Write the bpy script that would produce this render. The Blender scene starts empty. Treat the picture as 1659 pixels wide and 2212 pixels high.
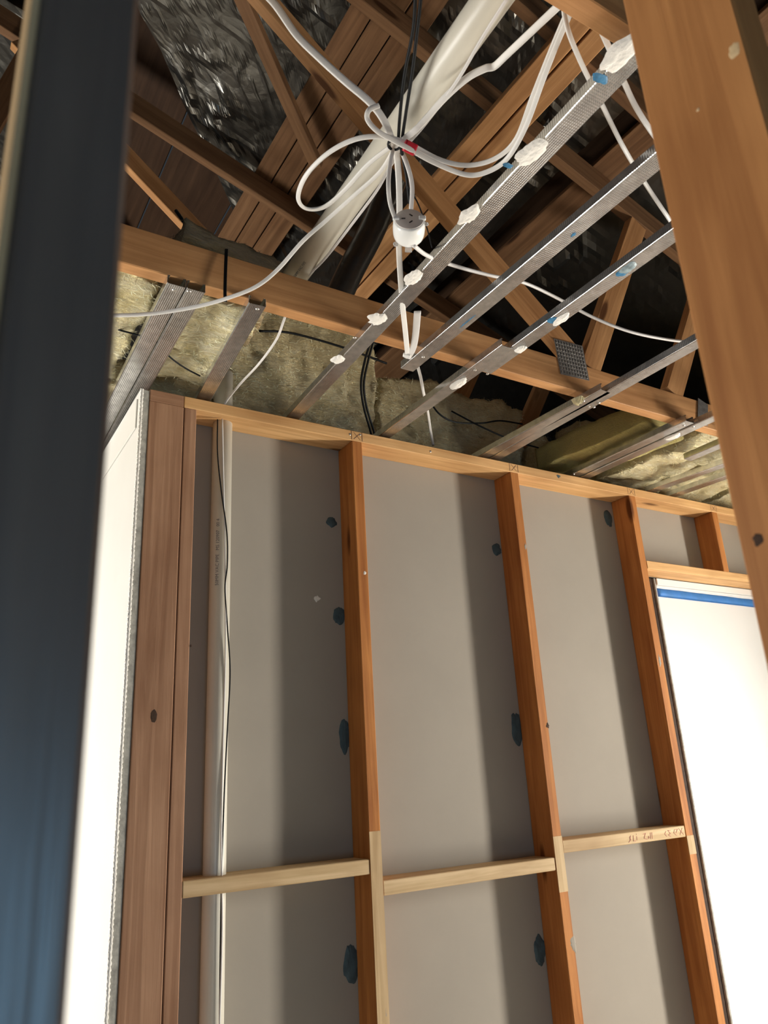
import bpy, bmesh, math, random
from mathutils import Vector, Matrix, noise

random.seed(7)
sc = bpy.context.scene
COL = sc.collection

# ------------------------------------------------------------------ camera
CAM_Z = 1.40                                   # eye height above the floor
R = [Vector((0.8550425, -0.5158022, -0.0533895)),    # right
     Vector((-0.1264859, -0.3073001, 0.9431691)),    # up
     Vector((0.5028953, 0.7996967, 0.3279964))]      # forward
FPX, CX, CY = 1646.9, 829.5, 1106.0
cam_d = bpy.data.cameras.new('camera')
cam = bpy.data.objects.new('camera', cam_d)
COL.objects.link(cam)
cam.matrix_world = Matrix(((R[0].x, R[1].x, -R[2].x, 0), (R[0].y, R[1].y, -R[2].y, 0),
                           (R[0].z, R[1].z, -R[2].z, CAM_Z), (0, 0, 0, 1)))
cam_d.sensor_fit = 'HORIZONTAL'
cam_d.sensor_width = 36.0
cam_d.lens = FPX * 36.0 / 1659.0
cam_d.clip_start = 0.01
cam_d.dof.use_dof = True
cam_d.dof.focus_distance = 2.3
cam_d.dof.aperture_fstop = 13.0
sc.camera = cam

# ------------------------------------------------------------------ light
sc.view_settings.view_transform = 'Standard'
sc.view_settings.look = 'None'
sc.view_settings.gamma = 1.0
sc.view_settings.exposure = 0.0
sc.view_settings.use_curve_mapping = False
try:
    sc.cycles.use_denoising = True
    sc.cycles.max_bounces = 8
except Exception:
    pass
world = bpy.data.worlds.new('world')
sc.world = world
world.use_nodes = True
bg = world.node_tree.nodes['Background']
bg.inputs[0].default_value = (0.75, 0.87, 1.0, 1)
bg.inputs[1].default_value = 0.04


def area(name, loc, look, sx, sy, power, color):
    d = bpy.data.lights.new(name, 'AREA')
    d.shape = 'RECTANGLE'
    d.size = sx
    d.size_y = sy
    d.energy = power
    d.color = color
    o = bpy.data.objects.new(name, d)
    COL.objects.link(o)
    o.location = loc
    o.rotation_euler = (Vector(look) - Vector(loc)).to_track_quat('-Z', 'Y').to_euler()
    return o


# daylight outside the end and passage windows; the rear blue fill is added
area('daylight_end_window', (4.16, 0.58, 1.08), (0.0, 0.58, 1.08), 0.30, 1.75, 200, (1.0, 0.95, 0.86))
area('daylight_passage_window', (-2.35, 3.1, 1.15), (0.5, 3.1, 1.15), 1.5, 1.3, 200, (1.0, 0.98, 0.93))
area('added_blue_fill', (-0.15, -2.55, 0.72), (-0.15, 0.0, 0.72), 1.3, 1.0, 20, (0.34, 0.67, 1.0))  # added unseen source for the bluish haze low on the near post


# ------------------------------------------------------------------ helpers
def ray(px, py):
    return R[0] * ((px - CX) / FPX) - R[1] * ((py - CY) / FPX) + R[2]


KS = 0.341                                     # roof pitch (rise per metre run)


def P(px, py, X=None, Y=None, Z=None, K=None):
    """point of the place (relative to eye height) on a known plane"""
    d = ray(px, py)
    if X is not None:
        t = X / d.x
    elif Y is not None:
        t = Y / d.y
    elif Z is not None:
        t = Z / d.z
    else:
        t = K / (d.z + KS * d.x)
    return d * t


def W(v):
    v = Vector(v)
    return Vector((v.x, v.y, v.z + CAM_Z))


def link(name, me, mat=None, parent=None, loc=None, rot=None):
    o = bpy.data.objects.new(name, me)
    COL.objects.link(o)
    if mat is not None and me is not None:
        me.materials.append(mat)
    if rot is not None:
        m = rot.to_4x4()
        m.translation = loc
        o.matrix_world = m
    elif loc is not None:
        o.location = loc
    if parent is not None:
        o.parent = parent          # keeps its place in the world
        o.matrix_parent_inverse = parent_inv(parent)
    return o


def parent_inv(p):
    # every object here keeps its world matrix as its own basis, whatever its parent
    return p.matrix_basis.inverted()


def tag(o, label, cat, group=None, kind=None):
    o['label'] = label
    o['category'] = cat
    if group:
        o['group'] = group
    if kind:
        o['kind'] = kind
    return o


def empty(name, loc, label=None, cat=None, group=None, kind=None):
    o = bpy.data.objects.new(name, None)
    o.empty_display_size = 0.05
    COL.objects.link(o)
    o.location = W(loc)
    if label:
        o['label'] = label
    if cat:
        o['category'] = cat
    if group:
        o['group'] = group
    if kind:
        o['kind'] = kind
    return o


def smooth(me, on=True):
    me.polygons.foreach_set('use_smooth', [on] * len(me.polygons))
    me.update()


def box_mesh(sx, sy, sz, bev=0.0015):
    bm = bmesh.new()
    bmesh.ops.create_cube(bm, size=1.0)
    bmesh.ops.scale(bm, vec=(sx, sy, sz), verts=bm.verts)
    if bev:
        bmesh.ops.bevel(bm, geom=bm.edges[:], offset=min(bev, sx / 3, sy / 3, sz / 3), segments=1, affect='EDGES')
    me = bpy.data.meshes.new('m')
    bm.to_mesh(me)
    bm.free()
    return me


def frame(d, up):
    x = Vector(d).normalized()
    z = Vector(up) - x * Vector(up).dot(x)
    z.normalize()
    y = z.cross(x)
    return Matrix((x, y, z)).transposed()


def timber(name, p0, p1, w, h, up, mat, parent=None, bev=0.002):
    """sawn timber from p0 to p1: local x runs with the grain, h along `up`, w across"""
    p0, p1 = Vector(p0), Vector(p1)
    L = (p1 - p0).length
    return link(name, box_mesh(L, w, h, bev), mat, parent, W((p0 + p1) / 2), frame(p1 - p0, up))


def block(name, x0, x1, y0, y1, z0, z1, mat, parent=None, bev=0.0):
    return link(name, box_mesh(x1 - x0, y1 - y0, z1 - z0, bev), mat, parent,
                W(((x0 + x1) / 2, (y0 + y1) / 2, (z0 + z1) / 2)), Matrix.Identity(3))


def spline(pts, n=10):
    pts = [Vector(p) for p in pts]
    out = []
    for i in range(len(pts) - 1):
        a = pts[i - 1] if i > 0 else pts[i] * 2 - pts[i + 1]
        b, c = pts[i], pts[i + 1]
        d = pts[i + 2] if i + 2 < len(pts) else c * 2 - b
        for k in range(n):
            t = k / n
            out.append(0.5 * ((2 * b) + (c - a) * t + (2 * a - 5 * b + 4 * c - d) * t * t
                              + (3 * b - a - 3 * c + d) * t ** 3))
    out.append(pts[-1])
    return out


def sweep(name, pts, w, t, mat, parent=None, n=8, twist=None, face=None, ribs=False):
    """flat or round cable along pts; w across, t thick; `face` the direction its flat side looks to"""
    q = spline(pts, n)
    prof = []
    N = 20 if ribs else 12
    for i in range(N):
        a = 2 * math.pi * i / N
        c, s = math.cos(a), math.sin(a)
        if abs(w - t) < 1e-6:
            prof.append((c * w / 2, s * t / 2))
        else:
            pw = 0.55
            u = math.copysign(abs(c) ** pw, c)
            v = math.copysign(abs(s) ** pw, s)
            if ribs:
                v *= 0.88 + 0.12 * math.cos(u * math.pi * 3)
            prof.append((u * w / 2, v * t / 2))
    vs, fs = [], []
    up = Vector(face) if face is not None else Vector((-0.35, -0.7, -0.6))
    prev = None
    for i, p in enumerate(q):
        d = (q[min(i + 1, len(q) - 1)] - q[max(i - 1, 0)])
        if d.length < 1e-9:
            d = Vector((0, 0, 1))
        d.normalize()
        nrm = (prev if prev is not None else up)
        nrm = nrm - d * nrm.dot(d)
        if nrm.length < 1e-4:
            nrm = d.orthogonal()
        nrm.normalize()
        prev = (nrm * 0.9 + (up - d * up.dot(d)) * 0.1) if twist is None else nrm
        s = d.cross(nrm)
        nn = nrm
        if twist is not None:
            a = twist * i / len(q)
            s, nn = s * math.cos(a) + nn * math.sin(a), nn * math.cos(a) - s * math.sin(a)
        for (u, v) in prof:
            vs.append(W(p + s * u + nn * v))
    for i in range(len(q) - 1):
        for k in range(N):
            k2 = (k + 1) % N
            fs.append((i * N + k, i * N + k2, (i + 1) * N + k2, (i + 1) * N + k))
    fs.append(tuple(range(N))[::-1])
    fs.append(tuple((len(q) - 1) * N + k for k in range(N)))
    c = sum(vs, Vector()) / len(vs)
    me = bpy.data.meshes.new(name)
    me.from_pydata([v - c for v in vs], [], fs)
    smooth(me)
    return link(name, me, mat, parent, c, Matrix.Identity(3))


def fbm(v, oct=4, s=1.0):
    a, f, r = 1.0, s, 0.0
    for _ in range(oct):
        r += a * noise.noise(v * f)
        f *= 2.1
        a *= 0.5
    return r


# ------------------------------------------------------------------ materials
def nt(name):
    m = bpy.data.materials.new(name)
    m.use_nodes = True
    t = m.node_tree
    b = t.nodes['Principled BSDF']
    return m, t, b


def N(t, kind, **kw):
    n = t.nodes.new(kind)
    for k, v in kw.items():
        setattr(n, k, v)
    return n


def ramp(t, fac, stops):
    r = N(t, 'ShaderNodeValToRGB')
    e = r.color_ramp.elements
    while len(e) < len(stops):
        e.new(0.5)
    for el, (p, c) in zip(e, stops):
        el.position = p
        el.color = (*c, 1)
    t.links.new(fac, r.inputs[0])
    return r.outputs[0]


def objcoord(t, scale, rnd=True):
    tc = N(t, 'ShaderNodeTexCoord')
    mp = N(t, 'ShaderNodeMapping')
    mp.inputs['Scale'].default_value = scale
    t.links.new(tc.outputs['Object'], mp.inputs['Vector'])
    if rnd:
        oi = N(t, 'ShaderNodeObjectInfo')
        mul = N(t, 'ShaderNodeMath', operation='MULTIPLY')
        mul.inputs[1].default_value = 37.0
        t.links.new(oi.outputs['Random'], mul.inputs[0])
        cmb = N(t, 'ShaderNodeCombineXYZ')
        for i in range(3):
            t.links.new(mul.outputs[0], cmb.inputs[i])
        t.links.new(cmb.outputs[0], mp.inputs['Location'])
    return mp.outputs['Vector']


def noise_tex(t, vec, scale, detail=4, rough=0.55, dist=0.0):
    n = N(t, 'ShaderNodeTexNoise')
    n.inputs['Scale'].default_value = scale
    n.inputs['Detail'].default_value = detail
    n.inputs['Roughness'].default_value = rough
    n.inputs['Distortion'].default_value = dist
    t.links.new(vec, n.inputs['Vector'])
    return n.outputs['Fac']


def mixc(t, fac, a, b, mode='MIX'):
    m = N(t, 'ShaderNodeMix', data_type='RGBA', blend_type=mode)
    if isinstance(fac, float):
        m.inputs[0].default_value = fac
    else:
        t.links.new(fac, m.inputs[0])
    for s, v in ((m.inputs[6], a), (m.inputs[7], b)):
        if isinstance(v, tuple):
            s.default_value = (*v, 1)
        else:
            t.links.new(v, s)
    return m.outputs[2]


def bump(t, b, h, strength, dist=0.01):
    n = N(t, 'ShaderNodeBump')
    n.inputs['Strength'].default_value = strength
    n.inputs['Distance'].default_value = dist
    t.links.new(h, n.inputs['Height'])
    t.links.new(n.outputs[0], b.inputs['Normal'])


def wood(name, dark, light, rough=0.62, knot=True, fine=1.0, spec=0.15):
    m, t, b = nt(name)
    v = objcoord(t, (1.1, 26 * fine, 26 * fine))
    g = noise_tex(t, v, 1.6, 5, 0.6, 0.6)
    col = ramp(t, g, [(0.30, dark), (0.52, tuple((a + c) / 2 for a, c in zip(dark, light))), (0.72, light)])
    v2 = objcoord(t, (4.0, 9.0, 9.0))
    blot = noise_tex(t, v2, 0.8, 3)
    bl = ramp(t, blot, [(0.32, (0.72, 0.66, 0.62)), (0.6, (1.0, 1.0, 1.0))])
    col = mixc(t, 0.75, col, bl, 'MULTIPLY')
    if knot:
        v3 = objcoord(t, (2.2, 9.0, 9.0))
        vo = N(t, 'ShaderNodeTexVoronoi')
        vo.inputs['Scale'].default_value = 1.0
        t.links.new(v3, vo.inputs['Vector'])
        k = ramp(t, vo.outputs['Distance'], [(0.09, (0.16, 0.09, 0.05)), (0.15, (1, 1, 1))])
        col = mixc(t, 0.85, col, k, 'MULTIPLY')
    t.links.new(col, b.inputs['Base Color'])
    b.inputs['Roughness'].default_value = rough
    b.inputs['Specular IOR Level'].default_value = spec
    bump(t, b, g, 0.25, 0.004)
    return m


def plain(name, col, rough=0.5, metal=0.0, vary=0.12, scale=6.0, bmp=0.0, bscale=60.0, detail=4):
    m, t, b = nt(name)
    v = objcoord(t, (1, 1, 1))
    n = noise_tex(t, v, scale, detail)
    lo = tuple(c * (1 - vary) for c in col)
    hi = tuple(min(1, c * (1 + vary)) for c in col)
    t.links.new(ramp(t, n, [(0.3, lo), (0.7, hi)]), b.inputs['Base Color'])
    b.inputs['Roughness'].default_value = rough
    b.inputs['Metallic'].default_value = metal
    if bmp:
        bump(t, b, noise_tex(t, v, bscale, 3), bmp, 0.004)
    return m


def foil_mat(name, col, rough):
    m, t, b = nt(name)
    v = objcoord(t, (1, 1, 1), False)
    n = noise_tex(t, v, 7, 4, 0.5, 0.8)
    t.links.new(ramp(t, n, [(0.25, tuple(c * 0.75 for c in col)), (0.75, col)]), b.inputs['Base Color'])
    b.inputs['Metallic'].default_value = 0.92
    b.inputs['Roughness'].default_value = rough
    vo = N(t, 'ShaderNodeTexVoronoi', feature='DISTANCE_TO_EDGE')
    vo.inputs['Scale'].default_value = 9
    t.links.new(v, vo.inputs['Vector'])
    ad = N(t, 'ShaderNodeMath', operation='ADD')
    t.links.new(vo.outputs['Distance'], ad.inputs[0])
    t.links.new(n, ad.inputs[1])
    bump(t, b, ad.outputs[0], 0.22, 0.015)
    return m


def zinc_mat(name):
    """rolled galvanised steel: fine ribs along local x with knurling across"""
    m, t, b = nt(name)
    v = objcoord(t, (1, 1, 1), False)
    sp = noise_tex(t, objcoord(t, (1, 1, 1)), 45, 3)
    t.links.new(ramp(t, sp, [(0.35, (0.58, 0.58, 0.575)), (0.65, (0.78, 0.78, 0.77))]), b.inputs['Base Color'])
    b.inputs['Metallic'].default_value = 0.95
    b.inputs['Roughness'].default_value = 0.20
    wv = N(t, 'ShaderNodeTexWave', bands_direction='Y')
    wv.inputs['Scale'].default_value = 72.0
    wv.inputs['Distortion'].default_value = 0.0
    t.links.new(v, wv.inputs['Vector'])
    w2 = N(t, 'ShaderNodeTexWave', bands_direction='X')
    w2.inputs['Scale'].default_value = 60.0
    t.links.new(v, w2.inputs['Vector'])
    mul = N(t, 'ShaderNodeMath', operation='MULTIPLY')
    mul.inputs[1].default_value = 0.2
    t.links.new(w2.outputs['Fac'], mul.inputs[0])
    ad = N(t, 'ShaderNodeMath', operation='ADD')
    t.links.new(wv.outputs['Fac'], ad.inputs[0])
    t.links.new(mul.outputs[0], ad.inputs[1])
    bump(t, b, ad.outputs[0], 0.35, 0.002)
    return m


def batt_mat(name, lo, mid, hi):
    m, t, b = nt(name)
    v = objcoord(t, (1, 1, 1))
    vs = objcoord(t, (9, 30, 45))
    n1 = noise_tex(t, v, 9, 6, 0.65, 1.2)
    n2 = noise_tex(t, vs, 2.5, 5, 0.7, 2.0)
    mx = N(t, 'ShaderNodeMath', operation='ADD')
    t.links.new(n1, mx.inputs[0])
    t.links.new(n2, mx.inputs[1])
    hf = N(t, 'ShaderNodeMath', operation='MULTIPLY')
    hf.inputs[1].default_value = 0.5
    t.links.new(mx.outputs[0], hf.inputs[0])
    t.links.new(ramp(t, hf.outputs[0], [(0.33, lo), (0.5, mid), (0.66, hi)]), b.inputs['Base Color'])
    b.inputs['Roughness'].default_value = 0.95
    try:
        b.inputs['Sheen Weight'].default_value = 0.25
    except Exception:
        pass
    bump(t, b, hf.outputs[0], 0.9, 0.03)
    return m


M = {}
M['stud'] = wood('wood_stud_red', (0.38, 0.135, 0.038), (0.64, 0.275, 0.08))
M['plate'] = wood('wood_plate_orange', (0.60, 0.32, 0.12), (0.90, 0.57, 0.27))
M['post'] = wood('wood_corner_post', (0.29, 0.15, 0.085), (0.48, 0.28, 0.17), knot=False)
M['pale'] = wood('wood_nogging_pale', (0.50, 0.34, 0.17), (0.76, 0.57, 0.34), knot=False)
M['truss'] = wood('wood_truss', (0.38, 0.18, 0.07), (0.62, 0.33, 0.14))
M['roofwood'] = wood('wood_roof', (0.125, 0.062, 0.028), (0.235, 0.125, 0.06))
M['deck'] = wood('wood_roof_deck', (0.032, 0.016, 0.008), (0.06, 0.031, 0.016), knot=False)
M['fgwood'] = wood('wood_near_stud', (0.35, 0.145, 0.05), (0.56, 0.265, 0.095))
M['shadedpost'] = wood('wood_near_shaded', (0.10, 0.08, 0.07), (0.19, 0.15, 0.12), rough=0.33, knot=False, spec=0.9)  # shade of the backlit front is put into this dark wood colour
M['board'] = plain('plasterboard_back', (0.355, 0.315, 0.26), 0.85, vary=0.05, scale=2.5)
M['white'] = plain('painted_white', (0.86, 0.85, 0.82), 0.35, vary=0.02, scale=4)
M['whitewall'] = plain('painted_wall_white', (0.60, 0.58, 0.535), 0.6, vary=0.03, scale=4)
M['gyp'] = plain('gypsum_edge', (0.40, 0.385, 0.34), 0.9, vary=0.25, scale=60, bmp=0.4)
M['plaster'] = plain('plaster_daub', (0.80, 0.765, 0.70), 0.9, vary=0.08, scale=50, bmp=0.5, bscale=140)
M['bluegrey'] = plain('old_adhesive', (0.24, 0.31, 0.33), 0.5, vary=0.35, scale=60)
M['glue'] = plain('blue_glue', (0.05, 0.085, 0.095), 0.6, vary=0.3, scale=40)
M['smear'] = plain('blue_smear', (0.03, 0.16, 0.30), 0.5, vary=0.4, scale=80)
M['tape'] = plain('blue_masking_tape', (0.10, 0.40, 0.88), 0.55, vary=0.08, scale=30, bmp=0.2, bscale=40)
M['red'] = plain('red_tape', (0.52, 0.012, 0.03), 0.3, vary=0.2, scale=40)
M['zinc'] = zinc_mat('galvanised_steel')
M['gangnail'] = plain('nail_plate_steel', (0.30, 0.29, 0.28), 0.5, metal=0.8, vary=0.25, scale=60)
M['foil'] = foil_mat('roof_foil', (0.17, 0.162, 0.143), 0.28)
M['cable'] = plain('white_cable', (0.80, 0.77, 0.72), 0.45, vary=0.05, scale=20)
M['thincable'] = plain('pale_grey_cable', (0.72, 0.69, 0.66), 0.45, vary=0.05, scale=20)
M['black'] = plain('black_cable', (0.008, 0.009, 0.010), 0.55, vary=0.2)
M['black'].node_tree.nodes['Principled BSDF'].inputs['Specular IOR Level'].default_value = 0.2
M['pvc'] = plain('cream_pvc', (0.72, 0.68, 0.575), 0.38, vary=0.04, scale=5)
M['print'] = plain('pipe_print', (0.20, 0.19, 0.18), 0.6, vary=0.1)
M['socket'] = plain('socket_white', (0.86, 0.86, 0.83), 0.18, vary=0.02)
M['socketface'] = plain('socket_face', (0.62, 0.56, 0.51), 0.4, vary=0.03)
M['slot'] = plain('slot_dark', (0.02, 0.015, 0.012), 0.7, vary=0.1)
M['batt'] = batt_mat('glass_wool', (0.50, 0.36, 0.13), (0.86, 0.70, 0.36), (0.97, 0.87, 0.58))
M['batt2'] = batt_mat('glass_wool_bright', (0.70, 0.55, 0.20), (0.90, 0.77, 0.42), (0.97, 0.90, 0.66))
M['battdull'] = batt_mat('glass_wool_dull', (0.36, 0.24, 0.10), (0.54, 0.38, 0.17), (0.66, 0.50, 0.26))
M['fibre'] = plain('glass_fibre', (0.93, 0.85, 0.56), 0.8, vary=0.25, scale=25)
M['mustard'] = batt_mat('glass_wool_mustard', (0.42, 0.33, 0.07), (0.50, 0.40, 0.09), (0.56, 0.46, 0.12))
M['shell'] = plain('brown_hardboard', (0.16, 0.125, 0.10), 0.8, vary=0.15, scale=3)
M['floor'] = plain('concrete_floor', (0.48, 0.44, 0.38), 0.7, vary=0.15, scale=3)
M['knotwood'] = plain('knot_wood', (0.05, 0.024, 0.012), 0.9, vary=0.4, scale=120)
M['pencil'] = plain('pencil_mark', (0.22, 0.12, 0.08), 0.8, vary=0.1)
M['redpencil'] = plain('red_pencil', (0.55, 0.22, 0.16), 0.8, vary=0.1)
M['nail'] = plain('nail_steel', (0.62, 0.58, 0.52), 0.3, metal=0.8, vary=0.2, scale=80)
m, t, b = nt('clear_plastic')
b.inputs['Base Color'].default_value = (0.9, 0.9, 0.88, 1)
b.inputs['Roughness'].default_value = 0.08
b.inputs['Transmission Weight'].default_value = 0.75
M['clear'] = m
M['sill'] = plain('window_frame_white', (0.8, 0.8, 0.78), 0.4, vary=0.02)

# ------------------------------------------------------------------ room shell
FL = -CAM_Z
block('floor', -3.2, 4.7, -2.8, 6.2, FL - 0.1, FL, M['floor'])['kind'] = 'structure'


def wall_with_opening(name, axis, at, a0, a1, z0, z1, o0, o1, oz0, oz1, th, win):
    """wall across `axis` with one window opening, four pieces of one mesh, plus the window frame"""
    bm = bmesh.new()
    for (u0, u1, w0, w1) in ((a0, o0, z0, z1), (o1, a1, z0, z1), (o0, o1, z0, oz0), (o0, o1, oz1, z1)):
        r = bmesh.ops.create_cube(bm, size=1.0)
        for v in r['verts']:
            u = (u0 + u1) / 2 + v.co.x * (u1 - u0)
            d = at + v.co.y * th
            w = (w0 + w1) / 2 + v.co.z * (w1 - w0)
            v.co = W((d, u, w)) if axis == 'X' else W((u, d, w))
    me = bpy.data.meshes.new(name)
    bm.to_mesh(me)
    bm.free()
    o = link(name, me, M['shell'])
    o['kind'] = 'structure'
    wo = empty(win, (0, 0, -CAM_Z), kind='structure')
    rails = [(o0, o0 + .05, oz0, oz1), (o1 - .05, o1, oz0, oz1), (o0 + .05, o1 - .05, oz0, oz0 + .05),
                             (o0 + .05, o1 - .05, oz1 - .05, oz1)]
    if o1 - o0 > .8:
        rails.append(((o0 + o1) / 2 - .02, (o0 + o1) / 2 + .02, oz0 + .05, oz1 - .05))
    for (u0, u1, w0, w1) in rails:
        if axis == 'X':
            block('window_frame', at - .03, at + .03, u0, u1, w0, w1, M['sill'], wo, 0.003)
        else:
            block('window_frame', u0, u1, at - .03, at + .03, w0, w1, M['sill'], wo, 0.003)


wall_with_opening('wall_right', 'X', 4.02, -2.6, 6.0, FL, 1.02, 0.36, 0.80, -1.24, 0.60, 0.12, 'window_1')
wall_with_opening('wall_passage', 'X', -2.2, -2.6, 6.0, FL, 1.02, 2.3, 3.9, -0.95, 0.45, 0.12, 'window_2')
wall_with_opening('wall_rear', 'Y', -2.4, -2.26, 4.08, FL, 1.02, -0.85, 0.55, -1.22, -0.14, 0.12, 'added_window')  # rear opening added to go with the blue fill
block('wall_far', -2.26, 4.08, 5.9, 6.02, FL, 1.02, M['shell'])['kind'] = 'structure'
# added unseen sheet that keeps window light out of the roof space
block('added_light_screen', 3.2, 3.95, -2.33, 1.84, 1.014, 1.024, M['board'])['kind'] = 'structure'

# ------------------------------------------------------------------ stud wall facing us
YF, YB = 1.85, 1.94
wb = empty('wall_back', (0.45, YF, FL), kind='structure')
wb['label'] = 'open timber stud wall with bare grey plasterboard behind'


def stud(name, x0, x1, z0, z1, mat, y0=YF, y1=YB):
    return timber(name, ((x0 + x1) / 2, (y0 + y1) / 2, z0), ((x0 + x1) / 2, (y0 + y1) / 2, z1), x1 - x0, y1 - y0, (0, 1, 0), mat, wb)


PT, PB = 1.012, 0.978
stud('stud', 0.449, 0.541, FL, PB, M['post'])
stud('stud', 0.5435, 0.577, FL, PB, M['post'], YF + .001, YB)
stud('stud', 1.062, 1.0975, FL, PB, M['stud'])
stud('stud', 1.690, 1.7265, FL, PB, M['stud'])
stud('stud', 2.283, 2.320, FL, PB, M['stud'])
stud('cripple_stud', 2.785, 2.822, 0.7205, PB, M['stud'])
stud('stud', 3.33, 3.367, FL, PB, M['stud'])
yc = (YF + YB) / 2
timber('top_plate', (0.449, yc, (PT + PB) / 2), (0.5405, yc, (PT + PB) / 2), YB - YF, PT - PB, (0, 0, 1), M['post'], wb)
timber('top_plate', (0.5415, yc, (PT + PB) / 2), (3.95, yc, (PT + PB) / 2), YB - YF, PT - PB, (0, 0, 1), M['plate'], wb)
timber('lintel', (2.321, yc, 0.704), (3.329, yc, 0.704), YB - YF, 0.032, (0, 0, 1), M['plate'], wb)
nogs = []
for (x0, x1, zt) in ((0.5775, 1.0615, -0.196), (1.098, 1.6895, -0.250), (1.727, 2.2825, -0.207)):
    nogs.append(timber('nogging', (x0, yc, zt - .0175), (x1, yc, zt - .0175), YB - YF - .002, 0.035, (0, 0, 1), M['pale'], wb))
pbk = block('plasterboard', 0.45, 2.40, YB, YB + .01, FL, 1.0, M['board'], wb)
block('plasterboard', 2.402, 3.95, YB, YB + .01, 0.69, 1.0, M['board'], wb)
block('plasterboard', 3.367, 3.95, YB, YB + .01, FL, 0.689, M['board'], wb)


def blob_mesh(rx, ry, th, seed, n=28, rough=0.22, rings=4):
    """irregular flattened lump lying in local xy, thickness along +z"""
    vs, fs = [], []
    rnd = Vector((seed * 3.7, seed * 1.3, 0))
    for k in range(rings + 1):
        f = 1.0 - k / (rings + 0.6)
        for i in range(n):
            a = 2 * math.pi * i / n
            c, s = math.cos(a), math.sin(a)
            r = 1 + rough * (noise.noise(Vector((c * 1.3, s * 1.3, 0)) + rnd) + 0.6 * noise.noise(Vector((c * 3.7, s * 3.7, 0)) + rnd))
            z = th * (1 - f ** 4) * (0.9 + 0.2 * noise.noise(Vector((c * f * 3, s * f * 3, 2)) + rnd)) if k else 0.0
            vs.append((c * rx * r * f, s * ry * r * f, z))
    for k in range(rings):
        for i in range(n):
            j = (i + 1) % n
            fs.append((k * n + i, k * n + j, (k + 1) * n + j, (k + 1) * n + i))
    fs.append(tuple(rings * n + i for i in range(n)))
    fs.append(tuple(range(n))[::-1])
    me = bpy.data.meshes.new('blob')
    me.from_pydata(vs, [], fs)
    return me


BACK = Matrix(((1, 0, 0), (0, 0, -1), (0, 1, 0)))            # local z looks back to the room
for i, (x, z, rx, rz) in enumerate(((1.030, .738, .018, .016), (1.045, .451, .020, .026), (1.050, .113, .018, .045), (1.045, -.442, .022, .045),
                                    (1.668, .719, .02, .022), (1.672, .121, .022, .05), (1.67, -.501, .022, .04), (2.252, .908, .022, .035))):
    link('glue_patch', blob_mesh(rx, rz, .004, i + 3), M['glue'], wb, W((x, YB - .0005, z)), BACK)
link('plaster_splash', blob_mesh(.010, .008, .003, 21, rough=.5), M['plaster'], wb, W((.974, YB - .0005, .497)), BACK)


def strokes(name, lines, wd, mat, parent, origin, rot, sx=1.0):
    """pencil lines drawn as thin raised ribbons on a face (local xy)"""
    bm = bmesh.new()
    for ln in lines:
        for (a, b2) in zip(ln[:-1], ln[1:]):
            a, b2 = Vector((a[0] * sx, a[1], 0)), Vector((b2[0] * sx, b2[1], 0))
            d = (b2 - a)
            if d.length < 1e-6:
                continue
            d.normalize()
            s = Vector((-d.y, d.x, 0)) * wd / 2
            e = d * wd * .3
            q = [a - e - s, b2 + e - s, b2 + e + s, a - e + s]
            lo = [bm.verts.new(p) for p in q]
            hi = [bm.verts.new(p + Vector((0, 0, .0004))) for p in q]
            bm.faces.new(hi)
            for i in range(4):
                bm.faces.new((lo[i], lo[(i + 1) % 4], hi[(i + 1) % 4], hi[i]))
    me = bpy.data.meshes.new(name)
    bm.to_mesh(me)
    bm.free()
    return link(name, me, mat, parent, W(origin), rot)


# pencil figures on the right hand nogging, written upside down
glyph = [[(0.0, .010), (-.006, .017), (.0, .022), (-.006, .008), (-.012, .004)],
         [(.012, .022), (.010, .006), (.020, .005)], [(.027, .018), (.027, .008)], [(.027, .024), (.0275, .025)],
         [(.058, .022), (.070, .024), (.060, .010), (.074, .006)], [(.082, .014), (.085, .010), (.080, .008), (.082, .014)],
         [(.093, .024), (.090, .006)], [(.100, .024), (.098, .006)],
         [(.168, .022), (.160, .015), (.168, .007)], [(.190, .023), (.178, .024), (.188, .014), (.178, .010), (.188, .005)],
         [(.210, .024), (.206, .014), (.216, .006)], [(.214, .024), (.226, .024), (.216, .014)],
         [(.232, .026), (.252, .006)], [(.250, .026), (.234, .006)]]
strokes('pencil_writing', glyph, .0016, M['redpencil'], wb, (2.02, YF + .0006, -.240), BACK)
# set-out marks on the edge of the top plate
marks = []
for x0 in (1.062, 1.690, 2.283, 2.785):
    marks += [[(x0, .003), (x0, .031)], [(x0 + .037, .003), (x0 + .037, .031)], [(x0 + .008, .006), (x0 + .03, .028)], [(x0 + .03, .006), (x0 + .008, .028)]]
strokes('pencil_marks', marks, .0011, M['pencil'], wb, (0, YF - .0003, PB), BACK)
for (px, py) in ((756, 938), (778, 939), (930, 975), (1240, 1023)):
    p = P(px, py, Y=YF)
    link('nail_head', blob_mesh(.0042, .0042, .0016, px, rough=.05, n=14), M['nail'], wb, W((p.x, YF + .0003, p.z)), BACK)
link('blue_mark', blob_mesh(.012, .006, .001, 5, rough=.8), M['glue'], wb, W((P(1207, 1029, Y=YF).x, YF + .0003, P(1207, 1029, Y=YF).z)), BACK)

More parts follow.
